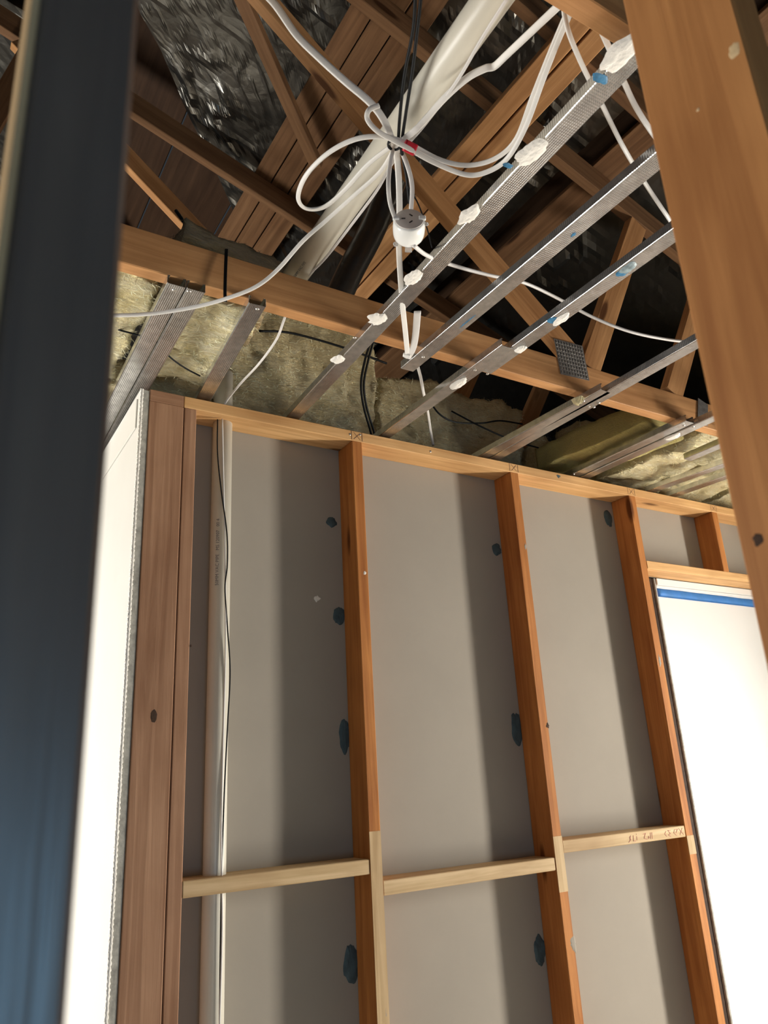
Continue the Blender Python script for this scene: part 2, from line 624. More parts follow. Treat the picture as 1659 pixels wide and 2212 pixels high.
# white panel closing the door opening, with its head moulding and blue tape
dr = empty('door_1', (2.45, 1.95, FL), kind='structure')
dr['label'] = 'white door panel under the short lintel, blue tape along its top'
block('door_panel', 2.475, 3.366, 1.952, 1.985, FL, 0.686, M['white'], dr, .002)
block('edge_strip', 2.4655, 2.4745, 1.945, 1.987, FL, 0.6875, M['gyp'], dr, .001)
block('jamb_liner', 2.43, 2.464, 1.951, 1.99, FL, 0.6875, M['deck'], dr, .001)
for (z0, z1, yo) in ((0.660, 0.6865, .012), (0.652, 0.659, .007)):
    block('head_moulding', 2.476, 3.36, 1.952 - yo, 1.9515, z0, z1, M['white'], dr, .0015)
bm = bmesh.new()
nx = 60
row = []
for i in range(nx + 1):
    u = i / nx
    x = 2.480 + u * .87
    c = max(0, 1 - u * 14)
    for k in range(5):
        w = k / 4
        z = .648 - w * .034 - u * .004
        y = 1.9500 - .004 * abs(math.sin(w * 3.1)) - c * .012 * abs(noise.noise(Vector((u * 60, w * 3, 1)))) - .002 * noise.noise(Vector((u * 9, w * 2, 4)))
        row.append(bm.verts.new(W((x, y, z))))
for i in range(nx):
    for k in range(4):
        bm.faces.new((row[i * 5 + k], row[(i + 1) * 5 + k], row[(i + 1) * 5 + k + 1], row[i * 5 + k + 1]))
bmesh.ops.solidify(bm, geom=bm.faces[:], thickness=.0006)
me = bpy.data.meshes.new('tape')
bm.to_mesh(me)
bm.free()
smooth(me)
link('masking_tape', me, M['tape'], dr)

# lined end of the wall on the left (white board, cut edge towards us)
wl = empty('wall_left', (0.43, YF, FL), kind='structure')
wl['label'] = 'brightly lit white plasterboard return with rough cut edge at the corner post'
block('plasterboard', 0.4265, 0.4475, YF + .002, 5.88, FL, 1.006, M['gyp'], wl)
block('white_lining', 0.4235, 0.4264, YF + .001, 5.88, FL, 1.004, M['whitewall'], wl)
block('cornice_remnant', 0.4195, 0.4234, YF + .02, 5.88, 0.90, 0.985, M['whitewall'], wl, .001)
vs, fs = [], []
nz, nr = 620, 8
for i in range(nz + 1):
    z = FL + (1.006 - FL) * i / nz
    for k in range(nr):
        a = 2 * math.pi * k / nr
        r = .0042 + .0013 * math.sin(a * 2 + z * 520) + .0012 * noise.noise(Vector((z * 40, a, 0)))
        vs.append(W((.4272 + math.cos(a) * r, YF - .0006 + math.sin(a) * r * .8, z)))
for i in range(nz):
    for k in range(nr):
        k2 = (k + 1) % nr
        fs.append((i * nr + k, i * nr + k2, (i + 1) * nr + k2, (i + 1) * nr + k))
me = bpy.data.meshes.new('edge')
me.from_pydata(vs, [], fs)
smooth(me)
link('torn_edge', me, M['plaster'], wl)

# ------------------------------------------------------------------ foreground studs of the near frame
o = timber('dark_post', (.0242, .255, FL), (.0242, .255, 1.0), .0315, .09, (0, 1, 0), M['shadedpost'], None, .002)
tag(o, 'blurred post close to the camera, coloured for its shaded front and lit left edge', 'post')
timber('lit_side_strip', (.0070, .255, FL), (.0070, .255, 1.0), .0026, .089, (0, 1, 0), M['pale'], o, .0005)  # lit left side of the post, put in as a paler strip
o = timber('near_stud', (.4915, .254, FL), (.4915, .254, 1.0), .036, .09, (0, 1, 0), M['fgwood'], None, .002)
tag(o, 'brown knotty timber stud close to the camera, cutting off the right side', 'stud')

LEFT = Matrix(((0, 0, -1), (1, 0, 0), (0, -1, 0)))           # local z looks to -x
for (px, py, ru, rv, mt, nm) in ((1637, 1166, .0035, .0045, 'knotwood', 'knot'), (1585, 110, .005, .006, 'pale', 'paint_speck'), (1508, 237, .0015, .0016, 'pale', 'paint_speck')):
    q = P(px, py, X=.4735)
    link(nm, blob_mesh(ru, rv, .0006, px, rough=.35), M[mt], o, W(q), LEFT)
for (px, py, ru, rv) in ((332, 1547, .0085, .017), (412, 1395, .0025, .003)):
    q = P(px, py, Y=YF)
    link('knot', blob_mesh(ru, rv, .0006, px, rough=.2), M['knotwood'], wb, W((q.x, YF + .0002, q.z)), BACK)
# paler planed lengths on two stud edges, and plaster left on others
for (xc, wd, pa, pb) in ((1.0797, .034, (815, 1795), (838, 2230)), (1.7083, .035, (1215, 1805), (1228, 1925)), (2.3015, .035, (1487, 1805), (1497, 1845))):
    za, zb = P(*pa, Y=YF).z, P(*pb, Y=YF).z
    timber('planed_edge', (xc, YF - .0004, zb), (xc, YF - .0004, za), wd, .001, (0, 1, 0), M['pale'], wb, 0)
for (px, py, ru, rv) in ((788, 1237, .005, .006), (833, 2190, .006, .03), (1239, 2040, .011, .02), (1425, 1428, .006, .02), (1183, 1567, .006, .009), (1135, 1180, .004, .012)):
    q = P(px, py, Y=YF)
    link('plaster_trace', blob_mesh(ru, rv, .0012, px, rough=.6), M['knotwood'] if px == 1183 else (M['plaster'] if px == 788 else M['board']), wb, W((q.x, YF + .0002, q.z)), BACK)

# ------------------------------------------------------------------ roof trusses
YT = [0.50, 1.398, 2.285]


def Kz(x, k):
    return k - KS * x


def chordline(y, k0):
    return (Vector((-2.2, y, Kz(-2.2, k0))), Vector((5.3, y, Kz(5.3, k0))))


cosr = 1 / math.sqrt(1 + KS * KS)
upr = Vector((KS, 0, 1)).normalized()
TRL = ['nearest roof truss, its bottom chord showing by the cables at top right',
       'roof truss whose brown bottom chord runs above the stud wall',
       'dark roof truss behind the pipe, seen at upper left']
trusses = []
for i, y in enumerate(YT):
    T = empty('roof_truss', (0, y + .0175, 1.046), TRL[i], 'roof truss', 'roof trusses')
    trusses.append(T)
    ym = y + .0175
    timber('bottom_chord', (-2.2, ym, 1.046 + .049), (4.6, ym, 1.046 + .049), .035, .098, (0, 0, 1), M['truss'], T)
    a, b2 = chordline(ym, 2.525)
    a, b2 = a + upr * .045, b2 + upr * .045
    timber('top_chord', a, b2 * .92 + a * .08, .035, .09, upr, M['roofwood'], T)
    if i > 0:
        nrm = Vector((.854, 0, 1)).normalized()
        timber('web', Vector((1.575, ym, 1.145)) + nrm * .035, Vector((0.02, ym, 2.485)) + nrm * .03, .033, .07, nrm, M['truss'], T)
        n2 = Vector((-1.55, 0, 1)).normalized()
        timber('web', Vector((1.655, ym, 1.145)), Vector((2.03, ym, 1.83)), .033, .075, n2, M['truss'], T)
        timber('web', Vector((2.04, ym, 1.145)), Vector((2.37, ym, 1.70)), .033, .075, n2, M['truss'], T)
    if i == 2:
        timber('web', P(-60, 335, Y=y), P(130, 5, Y=y), .033, .07, (1, 0, 0), M['roofwood'], T)

# nail plate on the middle truss
pl = P(1232, 772, Y=YT[1])
bm = bmesh.new()
r = bmesh.ops.create_cube(bm, size=1)
for v in r['verts']:
    v.co = Vector((v.co.x * .118, v.co.y * .118, v.co.z * .0015))
bt_ = bmesh.new()
for ix in range(10):
    for iy in range(9):
        r = bmesh.ops.create_cube(bt_, size=1)
        for v in r['verts']:
            v.co = Vector((v.co.x * .0022 + (ix - 4.5) * .0114, v.co.y * .0075 + (iy - 4) * .0125, v.co.z * .0016 + .0016))
mt_ = bpy.data.meshes.new('teeth')
bt_.to_mesh(mt_)
bt_.free()
me = bpy.data.meshes.new('plate')
bm.to_mesh(me)
bm.free()
rz = Matrix.Rotation(math.radians(-3), 3, 'Y')
npl = link('nail_plate', me, M['gangnail'], trusses[1], W((pl.x + .003, YT[1] - .0012, pl.z - .008)), rz @ BACK)
link('plate_teeth', mt_, M['nail'], npl, W((pl.x + .003, YT[1] - .0012, pl.z - .008)), rz @ BACK)['kind'] = 'stuff'
link('metal_bracket', box_mesh(.05, .09, .002, .0005), M['gangnail'], trusses[1], W(P(1518, 890, Y=YT[1] - .002)), Matrix.Rotation(math.radians(18), 3, 'Y') @ BACK)

# rafter between the trusses and purlins under / boards over the chords
a, b2 = chordline(1.125, 2.525)
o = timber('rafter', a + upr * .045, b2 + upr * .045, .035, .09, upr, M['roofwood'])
tag(o, 'dark sloping rafter beside the big cream pipe at the top', 'rafter')


def roofboard(name, x0, x1, k, y0, y1, th, mat, parent=None):
    xm = (x0 + x1) / 2
    return timber(name, (xm, y0, Kz(xm, k) + th / 2), (xm, y1, Kz(xm, k) + th / 2), (x1 - x0) / cosr, th, upr, mat, parent)


for i, (x0, x1, k, y0, y1, l) in enumerate((
        (1.380, 1.438, 2.487, .1, 4.2, 'left one of the paired brown purlins right of the cream pipe'),
        (1.445, 1.503, 2.487, .1, 4.2, 'right one of the paired brown purlins right of the cream pipe'))):
    tag(roofboard('purlin', x0, x1, k, y0, y1, .036, M['truss']), l, 'purlin', 'paired purlins')
for i, (x0, x1, l) in enumerate(((0.925, 0.992, 'left board of the broad brown roof boards above the cable loop'),
                                 (0.996, 1.066, 'middle board of the broad brown roof boards above the cable loop'),
                                 (1.070, 1.15, 'right board of the broad brown roof boards above the cable loop'),
                                 (1.838, 1.985, 'wide dark roof board seen between the two right hand battens'))):
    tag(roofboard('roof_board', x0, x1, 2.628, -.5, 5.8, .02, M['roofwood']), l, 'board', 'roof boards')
# diagonal brace under the roof at left of the white cables
p0, p1 = P(520, -10, K=2.55), P(652, 285, K=2.55)
o = timber('roof_brace', p0 - (p1 - p0) * .5, p1 + (p1 - p0) * .3, .045, .03, upr, M['roofwood'])
tag(o, 'thin brown brace edging the big foil sheet at upper left', 'brace')


# roof covering: dark deck (the ceiling of this place) and the sagging foil below it
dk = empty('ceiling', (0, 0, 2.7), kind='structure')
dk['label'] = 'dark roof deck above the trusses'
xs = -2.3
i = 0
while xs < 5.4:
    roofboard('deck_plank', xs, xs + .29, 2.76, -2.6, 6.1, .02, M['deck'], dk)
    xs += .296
    i += 1


def foil_sheet(name, k, ylo, yhi, xlo, xhi, step, amp, label, left=None, right=None, seed=0.0):
    """crinkled foil on the roof slope; left(y)/right(y) bound it"""
    bm = bmesh.new()
    ny = int((yhi - ylo) / step)
    nx = int((xhi - xlo) / step)
    g = []
    for j in range(ny + 1):
        y = ylo + (yhi - ylo) * j / ny
        l = left(y) if left else xlo
        rr = right(y) if right else xhi
        for q in range(nx + 1):
            x = l + (rr - l) * q / nx
            v = Vector((x + seed, y, seed))
            w_ = Vector((v.x * 5 + v.y * 2, v.y * 11 - v.x * 4, v.z))
            cr = max(0.0, 1 - abs(noise.noise(w_)) * 6) * max(0.0, .25 + noise.noise(v * 2.3 + Vector((4, 1, 0))) * 2.2)
            h = amp * (1.5 * fbm(v, 2, 2.4) + 1.3 * cr + .22 * max(0, 1 - abs(noise.noise(v * 15)) * 5))
            e = min(1.0, min(q, nx - q) / 3.0)
            g.append(bm.verts.new(W((x, y, Kz(x, k) - max(-.012, h) * (0.4 + .6 * e)))))
    for j in range(ny):
        for q in range(nx):
            bm.faces.new((g[j * (nx + 1) + q], g[j * (nx + 1) + q + 1], g[(j + 1) * (nx + 1) + q + 1], g[(j + 1) * (nx + 1) + q]))
    me = bpy.data.meshes.new(name)
    bm.to_mesh(me)
    bm.free()
    o = link(name, me, M['foil'])
    sol = o.modifiers.new('thick', 'SOLIDIFY')
    sol.thickness = .001
    tag(o, label, 'foil', 'roof foil sheets')
    return o


# left edge of the big sheet runs diagonally, as the photograph shows
edge = [P(a, b2, K=2.665) for a, b2 in ((285, -20), (300, 30), (345, 110), (410, 260), (455, 350), (530, 520))]


def left_edge(y):
    e = edge
    if y <= e[0].y:
        return e[0].x + (y - e[0].y) * 1.2
    for a, b2 in zip(e[:-1], e[1:]):
        if y <= b2.y:
            return a.x + (b2.x - a.x) * (y - a.y) / (b2.y - a.y)
    return e[-1].x + (y - e[-1].y) * .92


foil_sheet('roof_foil', 2.68, 0.25, 4.4, -.9, 2.2, .017, .011, 'crinkled silver foil sheet under the roof, big strip at upper left',
           left=lambda y: max(-.9, left_edge(y)), right=lambda y: 1.80)
foil_sheet('roof_foil', 2.675, 0.1, 4.4, 1.99, 4.2, .024, .010, 'dark crinkled foil sheet under the roof, behind the steel battens', left=None, right=None, seed=5.0)
foil_sheet('roof_foil', 2.675, 2.30, 4.6, -2.0, .2, .03, .012, 'bright crinkled foil sheet at the far left edge', left=None,
           right=lambda y: .16 + (y - 2.3) * .18 if y < 2.8 else .25 + (y - 2.8) * 1.0, seed=9.0)

# foil duct dim in the roof space
dq = [P(872, 335, Y=1.58), P(850, 390, Y=1.62), P(825, 450, Y=1.66), P(795, 515, Y=1.70), P(755, 590, Y=1.74), P(715, 680, Y=1.78)]
o = sweep('foil_duct', dq, .085, .085, M['foil'], n=14)
tag(o, 'dim round foil duct in the dark behind the socket', 'duct')

# ------------------------------------------------------------------ ceiling battens (steel channels)
ZB = 1.024                     # underside
BW, BH = 0.041, 0.0215


def batten_mesh(L):
    r = .0022
    o = [(-.5 * BW + .006, BH), (-.5 * BW + .0005, BH), (-.5 * BW - .0002, r), (-.5 * BW + r, 0), (0.5 * BW - r, 0), (.5 * BW + .0002, r), (.5 * BW - .0005, BH), (.5 * BW - .006, BH)]
    inn = [(u, v - .0012) if v == BH else (u * .94, v + .0012) for (u, v) in o]
    inn[1] = (o[1][0] + .0012, BH - .0012)
    inn[6] = (o[6][0] - .0012, BH - .0012)
    ring = o + inn[::-1]
    n = len(ring)
    vs, fs = [], []
    for k in (0, 1):
        for (u, v) in ring:
            vs.append(((k - .5) * L, -u, v))
    for i in range(n):
        j = (i + 1) % n
        fs.append((i, j, n + j, n + i))
    m_ = len(o)
    for i in range(m_ - 1):
        fs.append((i, n - 1 - i, n - 2 - i, i + 1))
        fs.append((n + i, n + i + 1, n + n - 2 - i, n + n - 1 - i))
    me = bpy.data.meshes.new('batten')
    me.from_pydata(vs, [], fs)
    bm = bmesh.new()
    bm.from_mesh(me)
    bmesh.ops.recalc_face_normals(bm, faces=bm.faces[:])
    bm.to_mesh(me)
    bm.free()
    return me


def batten(label, pa, pb, ext0=0.0, ext1=0.0, shift=0.0, dz=0.0):
    """pa near end, pb far end: left lower edge of the channel, on the underside plane"""
    A, B = P(*pa, Z=ZB + dz), P(*pb, Z=ZB + dz)
    d = (B - A).normalized()
    A, B = A - d * ext0, B + d * ext1
    right = d.cross(Vector((0, 0, 1))).normalized()
    c = right * (BW / 2 + shift)
    A, B = A + c, B + c
    e = empty('ceiling_batten', (A + B) / 2, label, 'ceiling batten', 'steel ceiling battens')
    link('channel', batten_mesh((B - A).length), M['zinc'], e, W((A + B) / 2), frame(B - A, (0, 0, 1)))
    e['_ax'] = list(d)
    return e


DOWN = Matrix(((1, 0, 0), (0, -1, 0), (0, 0, -1)))


def daub(bt, px, py, rl, rw, seed, mat='plaster', th=.006, name='plaster_daub', dz=0.0, rough=.25):
    p = P(px, py, Z=ZB + dz - .001)
    d = Vector(bt['_ax'])
    m3 = frame(d, (0, 0, -1))
    link(name, blob_mesh(rl, rw, th, seed, rough=rough), M[mat], bt, W((p.x, p.y, ZB + dz - .0003)), m3)


def screw(bt, px, py, dz=0.0):
    p = P(px, py, Z=ZB + dz)
    link('screw', blob_mesh(.0045, .0045, .0022, px + py, rough=.1, n=12), M['nail'], bt, W((p.x, p.y, ZB + dz - .0002)), DOWN)


# pair beside the white return, starting at the truss
bt = batten('wide ribbed left half of the doubled steel battens above the white board', (361, 611), (240, 855), .0, 2.2)
screw(bt, 376, 627)
bt = batten('right half of the doubled steel battens above the white board', (361, 611), (240, 855), .0, .55, shift=BW + .002)
screw(bt, 408, 630)
bt = batten('short dark steel batten from the truss to the wall, left of the cable', (537, 655), (430, 850), .0, .35)
screw(bt, 556, 668)
b1 = batten('long steel batten with six plaster daubs, nearest the socket', (1330, 134), (635, 884), .35, .1)
daub(b1, 1338, 118, .034, .021, 1)
daub(b1, 1147, 330, .034, .021, 2)
daub(b1, 1014, 465, .030, .0165, 3)
daub(b1, 893, 600, .027, .018, 4)
daub(b1, 814, 690, .026, .022, 5, rough=.4)
daub(b1, 730, 777, .021, .018, 6)
daub(b1, 1297, 170, .008, .016, 7, 'smear', .0012, 'blue_smear')
daub(b1, 1097, 358, .006, .010, 8, 'smear', .0012, 'blue_smear')
screw(b1, 766, 730)
b2_ = batten('steel batten cut off short with its loose end below the truss', (1412, 335), (866, 796), .35, .0)
screw(b2_, 914, 772)
daub(b2_, 1240, 507, .007, .004, 9, 'smear', .0012, 'blue_smear', rough=.6)
daub(b2_, 1010, 695, .030, .002, 10, 'smear', .0008, 'blue_smear', rough=.6)
b3 = batten('steel batten with plaster daubs ending in a lapped joint under the truss', (1447, 500), (1118, 741), .35, .155)
daub(b3, 1357, 580, .022, .014, 11, 'bluegrey', .004, 'adhesive_daub')
daub(b3, 1343, 591, .012, .012, 12, 'smear', .0015, 'blue_smear')
daub(b3, 1212, 690, .027, .014, 13)
daub(b3, 1195, 692, .014, .013, 14, 'smear', .0015, 'blue_smear')
daub(b3, 1124, 755, .018, .013, 15)
screw(b3, 1053, 808)
b3b = batten('far steel batten of the lapped joint, running to the wall', (1084, 746), (842, 925), .0, .12, dz=-.001)
daub(b3b, 990, 830, .036, .018, 16, dz=-.001)
screw(b3b, 1026, 800, -.001)
b4 = batten('left far channel of the lapped battens with an insulation scrap', (1299, 842), (1056, 974), .0, .12)
screw(b4, 1260, 867)
link('insulation_scrap', blob_mesh(.014, .018, .02, 31, rough=.6), M['batt2'], b4, W(P(1247, 862, Z=ZB)), DOWN)
b4b = batten('bright steel batten passing left of the knotty near stud', (1500, 738), (1087, 974), .5, .10)
for q in ((1272, 879), (1283, 880), (1293, 871)):
    screw(b4b, *q)
b5 = batten('steel batten crossing the yellow insulation, left channel of two', (1482, 909), (1262, 1013), .0, .1)
screw(b5, 1477, 919)
daub(b5, 1452, 944, .030, .019, 17)
b5b = batten('steel batten crossing the yellow insulation, right channel of two', (1528, 905), (1287, 1016), .5, .1, dz=.0)
screw(b5b, 1497, 922)
batten('short stub of steel batten over the bright insulation at far right', (1600, 940), (1478, 992), .4, .0)
batten('upper one of the two close steel battens at the right end of the plate', (1590, 992), (1432, 1049), .4, .08)
batten('lowest steel batten at the right end of the plate', (1590, 1020), (1478, 1060), .4, .08)


# ------------------------------------------------------------------ glass wool batts
def batt(name, x0, x1, y0, y1, z0, z1, mat, label, step=.014, amp=.022, seed=0.0, rotz=0.0, roty=0.0, rotx=0.0, rag=.02, fib=1.0):
    c = Vector(((x0 + x1) / 2, (y0 + y1) / 2, (z0 + z1) / 2))
    s = Vector((x1 - x0, y1 - y0, z1 - z0))
    n = [max(3, int(q / step)) for q in s]
    idx, vs, fs = {}, [], []

    def vert(i, j, k):
        key = (i, j, k)
        if key not in idx:
            u = Vector((i / n[0] - .5, j / n[1] - .5, k / n[2] - .5))
            p = Vector((u.x * s.x, u.y * s.y, u.z * s.z))
            # soft edges
            cu = [max(0, abs(q) - .5 + .06 * min(s) / max(d, 1e-3) * 2) for q, d in zip(u, s)]
            q = p + Vector((seed, seed * .7, seed * 1.3))
            dn = Vector((fbm(q * 1.0, 4, 9), fbm(q + Vector((5, 1, 2)), 4, 9), fbm(q + Vector((1, 7, 3)), 4, 9)))
            fine = Vector((noise.noise(q * 70), noise.noise(q * 70 + Vector((3, 3, 3))), noise.noise(q * 70 + Vector((9, 1, 3)))))
            big = fbm(q + Vector((2, 2, 9)), 2, 3)
            rdg = (1 - 3.2 * abs(noise.noise(Vector((q.x * 9, q.y * 17, q.z * 17)) + dn * .35)))
            p = p + dn * amp * .6 + fine * rag * .22 + Vector((0, 0, big * amp * .9)) + dn.normalized() * max(-.6, rdg) * amp * .22
            idx[key] = len(vs)
            vs.append(p)
        return idx[key]

    for ax in range(3):
        a, b_ = (ax + 1) % 3, (ax + 2) % 3
        for side in (0, n[ax]):
            for i in range(n[a]):
                for j in range(n[b_]):
                    q = []
                    for (di, dj) in ((0, 0), (1, 0), (1, 1), (0, 1)):
                        k = [0, 0, 0]
                        k[ax], k[a], k[b_] = side, i + di, j + dj
                        q.append(vert(*k))
                    fs.append(q if side else q[::-1])
    me = bpy.data.meshes.new(name)
    me.from_pydata(vs, [], fs)
    smooth(me)
    me.update()
    from mathutils import Euler
    o = link(name, me, mat, None, W(c), Euler((rotx, roty, rotz)).to_matrix())
    tag(o, label, 'insulation', 'glass wool batts')
    if fib:
        # loose fibres standing off the surface
        rg = random.Random(int(seed * 100))
        fv, ff = [], []
        nv = len(me.vertices)
        area_ = 2 * (s.x * s.y + s.y * s.z + s.x * s.z)
        for _ in range(int(min(9000, area_ * 9500) * fib)):
            v = me.vertices[rg.randrange(nv)]
            nr = v.normal
            tdir = Vector((rg.gauss(0, 1.2), rg.gauss(0, .6), rg.gauss(0, .6)))
            tdir = (tdir - nr * tdir.dot(nr) * .85)
            if tdir.length < 1e-5:
                continue
            tdir.normalize()
            L_ = rg.uniform(.008, .026)
            sd = tdir.cross(nr)
            if sd.length < 1e-5:
                continue
            sd = sd.normalized() * rg.uniform(.0004, .0009)
            p0 = v.co - nr * .001
            p1 = p0 + tdir * L_ * .5 + nr * rg.uniform(.0, .004)
            p2 = p0 + tdir * L_ + nr * rg.uniform(-.002, .007) + sd * rg.uniform(-6, 6)
            k = len(fv)
            fv += [p0 - sd, p0 + sd, p1 + sd, p1 - sd, p2]
            ff += [(k, k + 1, k + 2, k + 3), (k + 3, k + 2, k + 4)]
        fm = bpy.data.meshes.new('fibres')
        fm.from_pydata(fv, [], ff)
        fo = link('loose_fibres', fm, M['fibre'] if mat is not M['battdull'] else mat, o, o.location, o.matrix_basis.to_3x3())
        fo['kind'] = 'stuff'
    return o


batt('insulation_batt', -.40, .368, 1.46, 1.95, 1.066, 1.16, M['batt2'], 'bright yellow glass wool batt left of the doubled steel battens', seed=1, amp=.024)
batt('insulation_batt', .405, .615, 1.45, 1.86, 1.066, 1.145, M['batt2'], 'fluffy glowing yellow batt between the doubled and the short batten', seed=2, amp=.026, rotz=-.06, step=.011)
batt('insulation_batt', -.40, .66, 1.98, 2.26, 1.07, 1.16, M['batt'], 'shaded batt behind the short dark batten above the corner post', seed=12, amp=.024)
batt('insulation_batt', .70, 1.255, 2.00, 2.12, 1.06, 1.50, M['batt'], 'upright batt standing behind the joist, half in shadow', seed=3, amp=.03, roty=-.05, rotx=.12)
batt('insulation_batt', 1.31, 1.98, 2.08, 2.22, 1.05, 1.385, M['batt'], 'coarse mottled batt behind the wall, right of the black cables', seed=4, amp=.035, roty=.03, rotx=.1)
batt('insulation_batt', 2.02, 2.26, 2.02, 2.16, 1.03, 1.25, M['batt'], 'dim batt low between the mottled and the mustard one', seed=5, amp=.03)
batt('insulation_batt', 1.95, 2.19, 1.50, 1.97, 1.066, 1.15, M['mustard'], 'smooth mustard yellow batt right of the lapped battens', seed=6, amp=.010, rag=.004, rotz=.12, fib=0)
batt('insulation_batt', 2.26, 2.51, 1.44, 1.98, 1.070, 1.13, M['batt2'], 'bright yellow batt below the truss end at right', seed=7, amp=.024)
batt('insulation_batt', 2.56, 2.86, 1.44, 1.98, 1.066, 1.14, M['batt2'], 'pale yellow batt over the two close battens at far right', seed=8, amp=.024)
batt('insulation_batt', 2.91, 3.4, 1.44, 1.98, 1.066, 1.14, M['batt2'], 'pale yellow batt at the right end of the plate by the near stud', seed=9, amp=.024)
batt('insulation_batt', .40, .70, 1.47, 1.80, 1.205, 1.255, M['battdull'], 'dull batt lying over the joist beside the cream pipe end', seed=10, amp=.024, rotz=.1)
batt('insulation_batt', 2.3, 3.4, 2.04, 2.2, 1.03, 1.40, M['batt'], 'far batt standing behind the bright ones at right', seed=11, amp=.03, step=.02)

# ------------------------------------------------------------------ pipes
pv = empty('vacuum_pipe', (.67, 1.90, FL), 'cream vacuum pipe standing in the left wall bay with printed text', 'pipe')


def tube(name, p0, p1, rad, mat, parent=None, n=40, wall=.003, label=None):
    p0, p1 = Vector(p0), Vector(p1)
    L = (p1 - p0).length
    vs, fs = [], []
    ring = ((rad, -.5), (rad, .5), (rad - wall, .5), (rad - wall, -.5))
    for (r_, e) in ring:
        for i in range(n):
            a = 2 * math.pi * i / n
            vs.append((e * L, math.cos(a) * r_, math.sin(a) * r_))
    for k in range(4):
        k2 = (k + 1) % 4
        for i in range(n):
            j = (i + 1) % n
            fs.append((k * n + i, k * n + j, k2 * n + j, k2 * n + i))
    me = bpy.data.meshes.new(name)
    me.from_pydata(vs, [], fs)
    bm = bmesh.new()
    bm.from_mesh(me)
    bmesh.ops.recalc_face_normals(bm, faces=bm.faces[:])
    bm.to_mesh(me)
    bm.free()
    me.polygons.foreach_set('use_smooth', [len(f.vertices) == 4 and abs(f.normal.x) < .5 for f in me.polygons])
    return link(name, me, mat, parent, W((p0 + p1) / 2), frame(p1 - p0, (0, .2, 1)))


tube('pipe_body', (.6685, 1.905, FL), (.6705, 1.905, 1.14), .0272, M['pvc'], pv)


def printed(name, s, size, centre, xdir, ndir, parent, mat, radius=None):
    """flat printed lettering wrapped on a pipe of given radius"""
    cu = bpy.data.curves.new(name, 'FONT')
    cu.body = s
    cu.size = size
    cu.align_x = 'CENTER'
    cu.align_y = 'CENTER'
    cu.resolution_u = 2
    tmp = bpy.data.objects.new('tmp', cu)
    COL.objects.link(tmp)
    dg = bpy.context.evaluated_depsgraph_get()
    me = bpy.data.meshes.new_from_object(tmp.evaluated_get(dg))
    bpy.data.objects.remove(tmp)
    if radius:
        for v in me.vertices:
            v.co.z = math.sqrt(max(0, radius * radius - v.co.y * v.co.y)) - radius
    x = Vector(xdir).normalized()
    z = (Vector(ndir) - x * Vector(ndir).dot(x)).normalized()
    m3 = Matrix((x, z.cross(x), z)).transposed()
    me.materials.clear()
    return link(name, me, mat, parent, W(centre), m3)


tx = P(462, 1195, Y=1.9)
nd = Vector((-.55, -.83, 0)).normalized()
printed('printed_text', '50MM VAC PIPE   MS 120907   00 4', .0125, Vector((.6695, 1.905, tx.z)) + nd * .0275, (0, 0, 1), nd, pv, M['print'], .0275)

pc = empty('ceiling_pipe', (.7, 1.0, 1.17), 'thick cream pipe running overhead between the cables and the joist', 'pipe')
A, B = P(1062, 0, Z=1.205), P(634, 602, Z=1.205)
d = (B - A).normalized()
tube('pipe_body', A - d * .8, B + d * .06, .0305, M['pvc'], pc)
nd2 = -(P(655, 560, Z=1.2)).normalized()
printed('printed_text', '50MM VAC PIPE', .0095, P(659, 566, Z=1.205) + (nd2 - d * nd2.dot(d)).normalized() * .0308, -d, nd2, pc, M['print'], .0308)


# ------------------------------------------------------------------ cables
def pts(lst):
    out = []
    for q in lst:
        px, py, k, v = q
        out.append(P(px, py, **{k: v}))
    return out


def cable(name, label, lst, w, t, mat='cable', ribs=False, n=8, face=None, group='white cables', twist=None):
    o = sweep(name, pts(lst), w, t, M[mat], ribs=ribs, n=n, face=face, twist=twist)
    tag(o, label, 'cable', group)
    return o


Zk = 1.150
cable('flat_cable', 'thick white double cable from the top left down to the tied knot',
      [(540, -40, 'Z', 1.36), (590, 5, 'Z', 1.33), (640, 75, 'Z', 1.29), (690, 125, 'Z', 1.25), (745, 175, 'Z', 1.21), (800, 222, 'Z', 1.18), (830, 262, 'Z', 1.16), (850, 312, 'Z', Zk)], .0135, .008, ribs=True)
cable('flat_cable', 'white flat cable rising from the knot to the clip at top right',
      [(850, 318, 'Z', Zk), (900, 278, 'Z', 1.155), (960, 212, 'Z', 1.16), (1010, 168, 'Z', 1.165), (1048, 148, 'Z', 1.165), (1068, 143, 'Z', 1.165), (1095, 118, 'Z', 1.16), (1150, 66, 'Z', 1.15), (1225, -5, 'Z', 1.14)], .0125, .0065, ribs=True)
cable('flat_cable', 'white cable with small curl, running through the red tape to the right',
      [(818, 228, 'Z', 1.165), (797, 238, 'Z', 1.15), (794, 258, 'Z', 1.14), (815, 283, 'Z', 1.125), (850, 303, 'Z', 1.12), (885, 322, 'Z', 1.115), (940, 352, 'Z', 1.11), (1005, 377, 'Z', 1.105), (1050, 372, 'Z', 1.10), (1095, 343, 'Z', 1.10), (1135, 275, 'Z', 1.11), (1172, 175, 'Z', 1.12), (1205, 90, 'Z', 1.13), (1238, 15, 'Z', 1.14)], .0095, .0055)
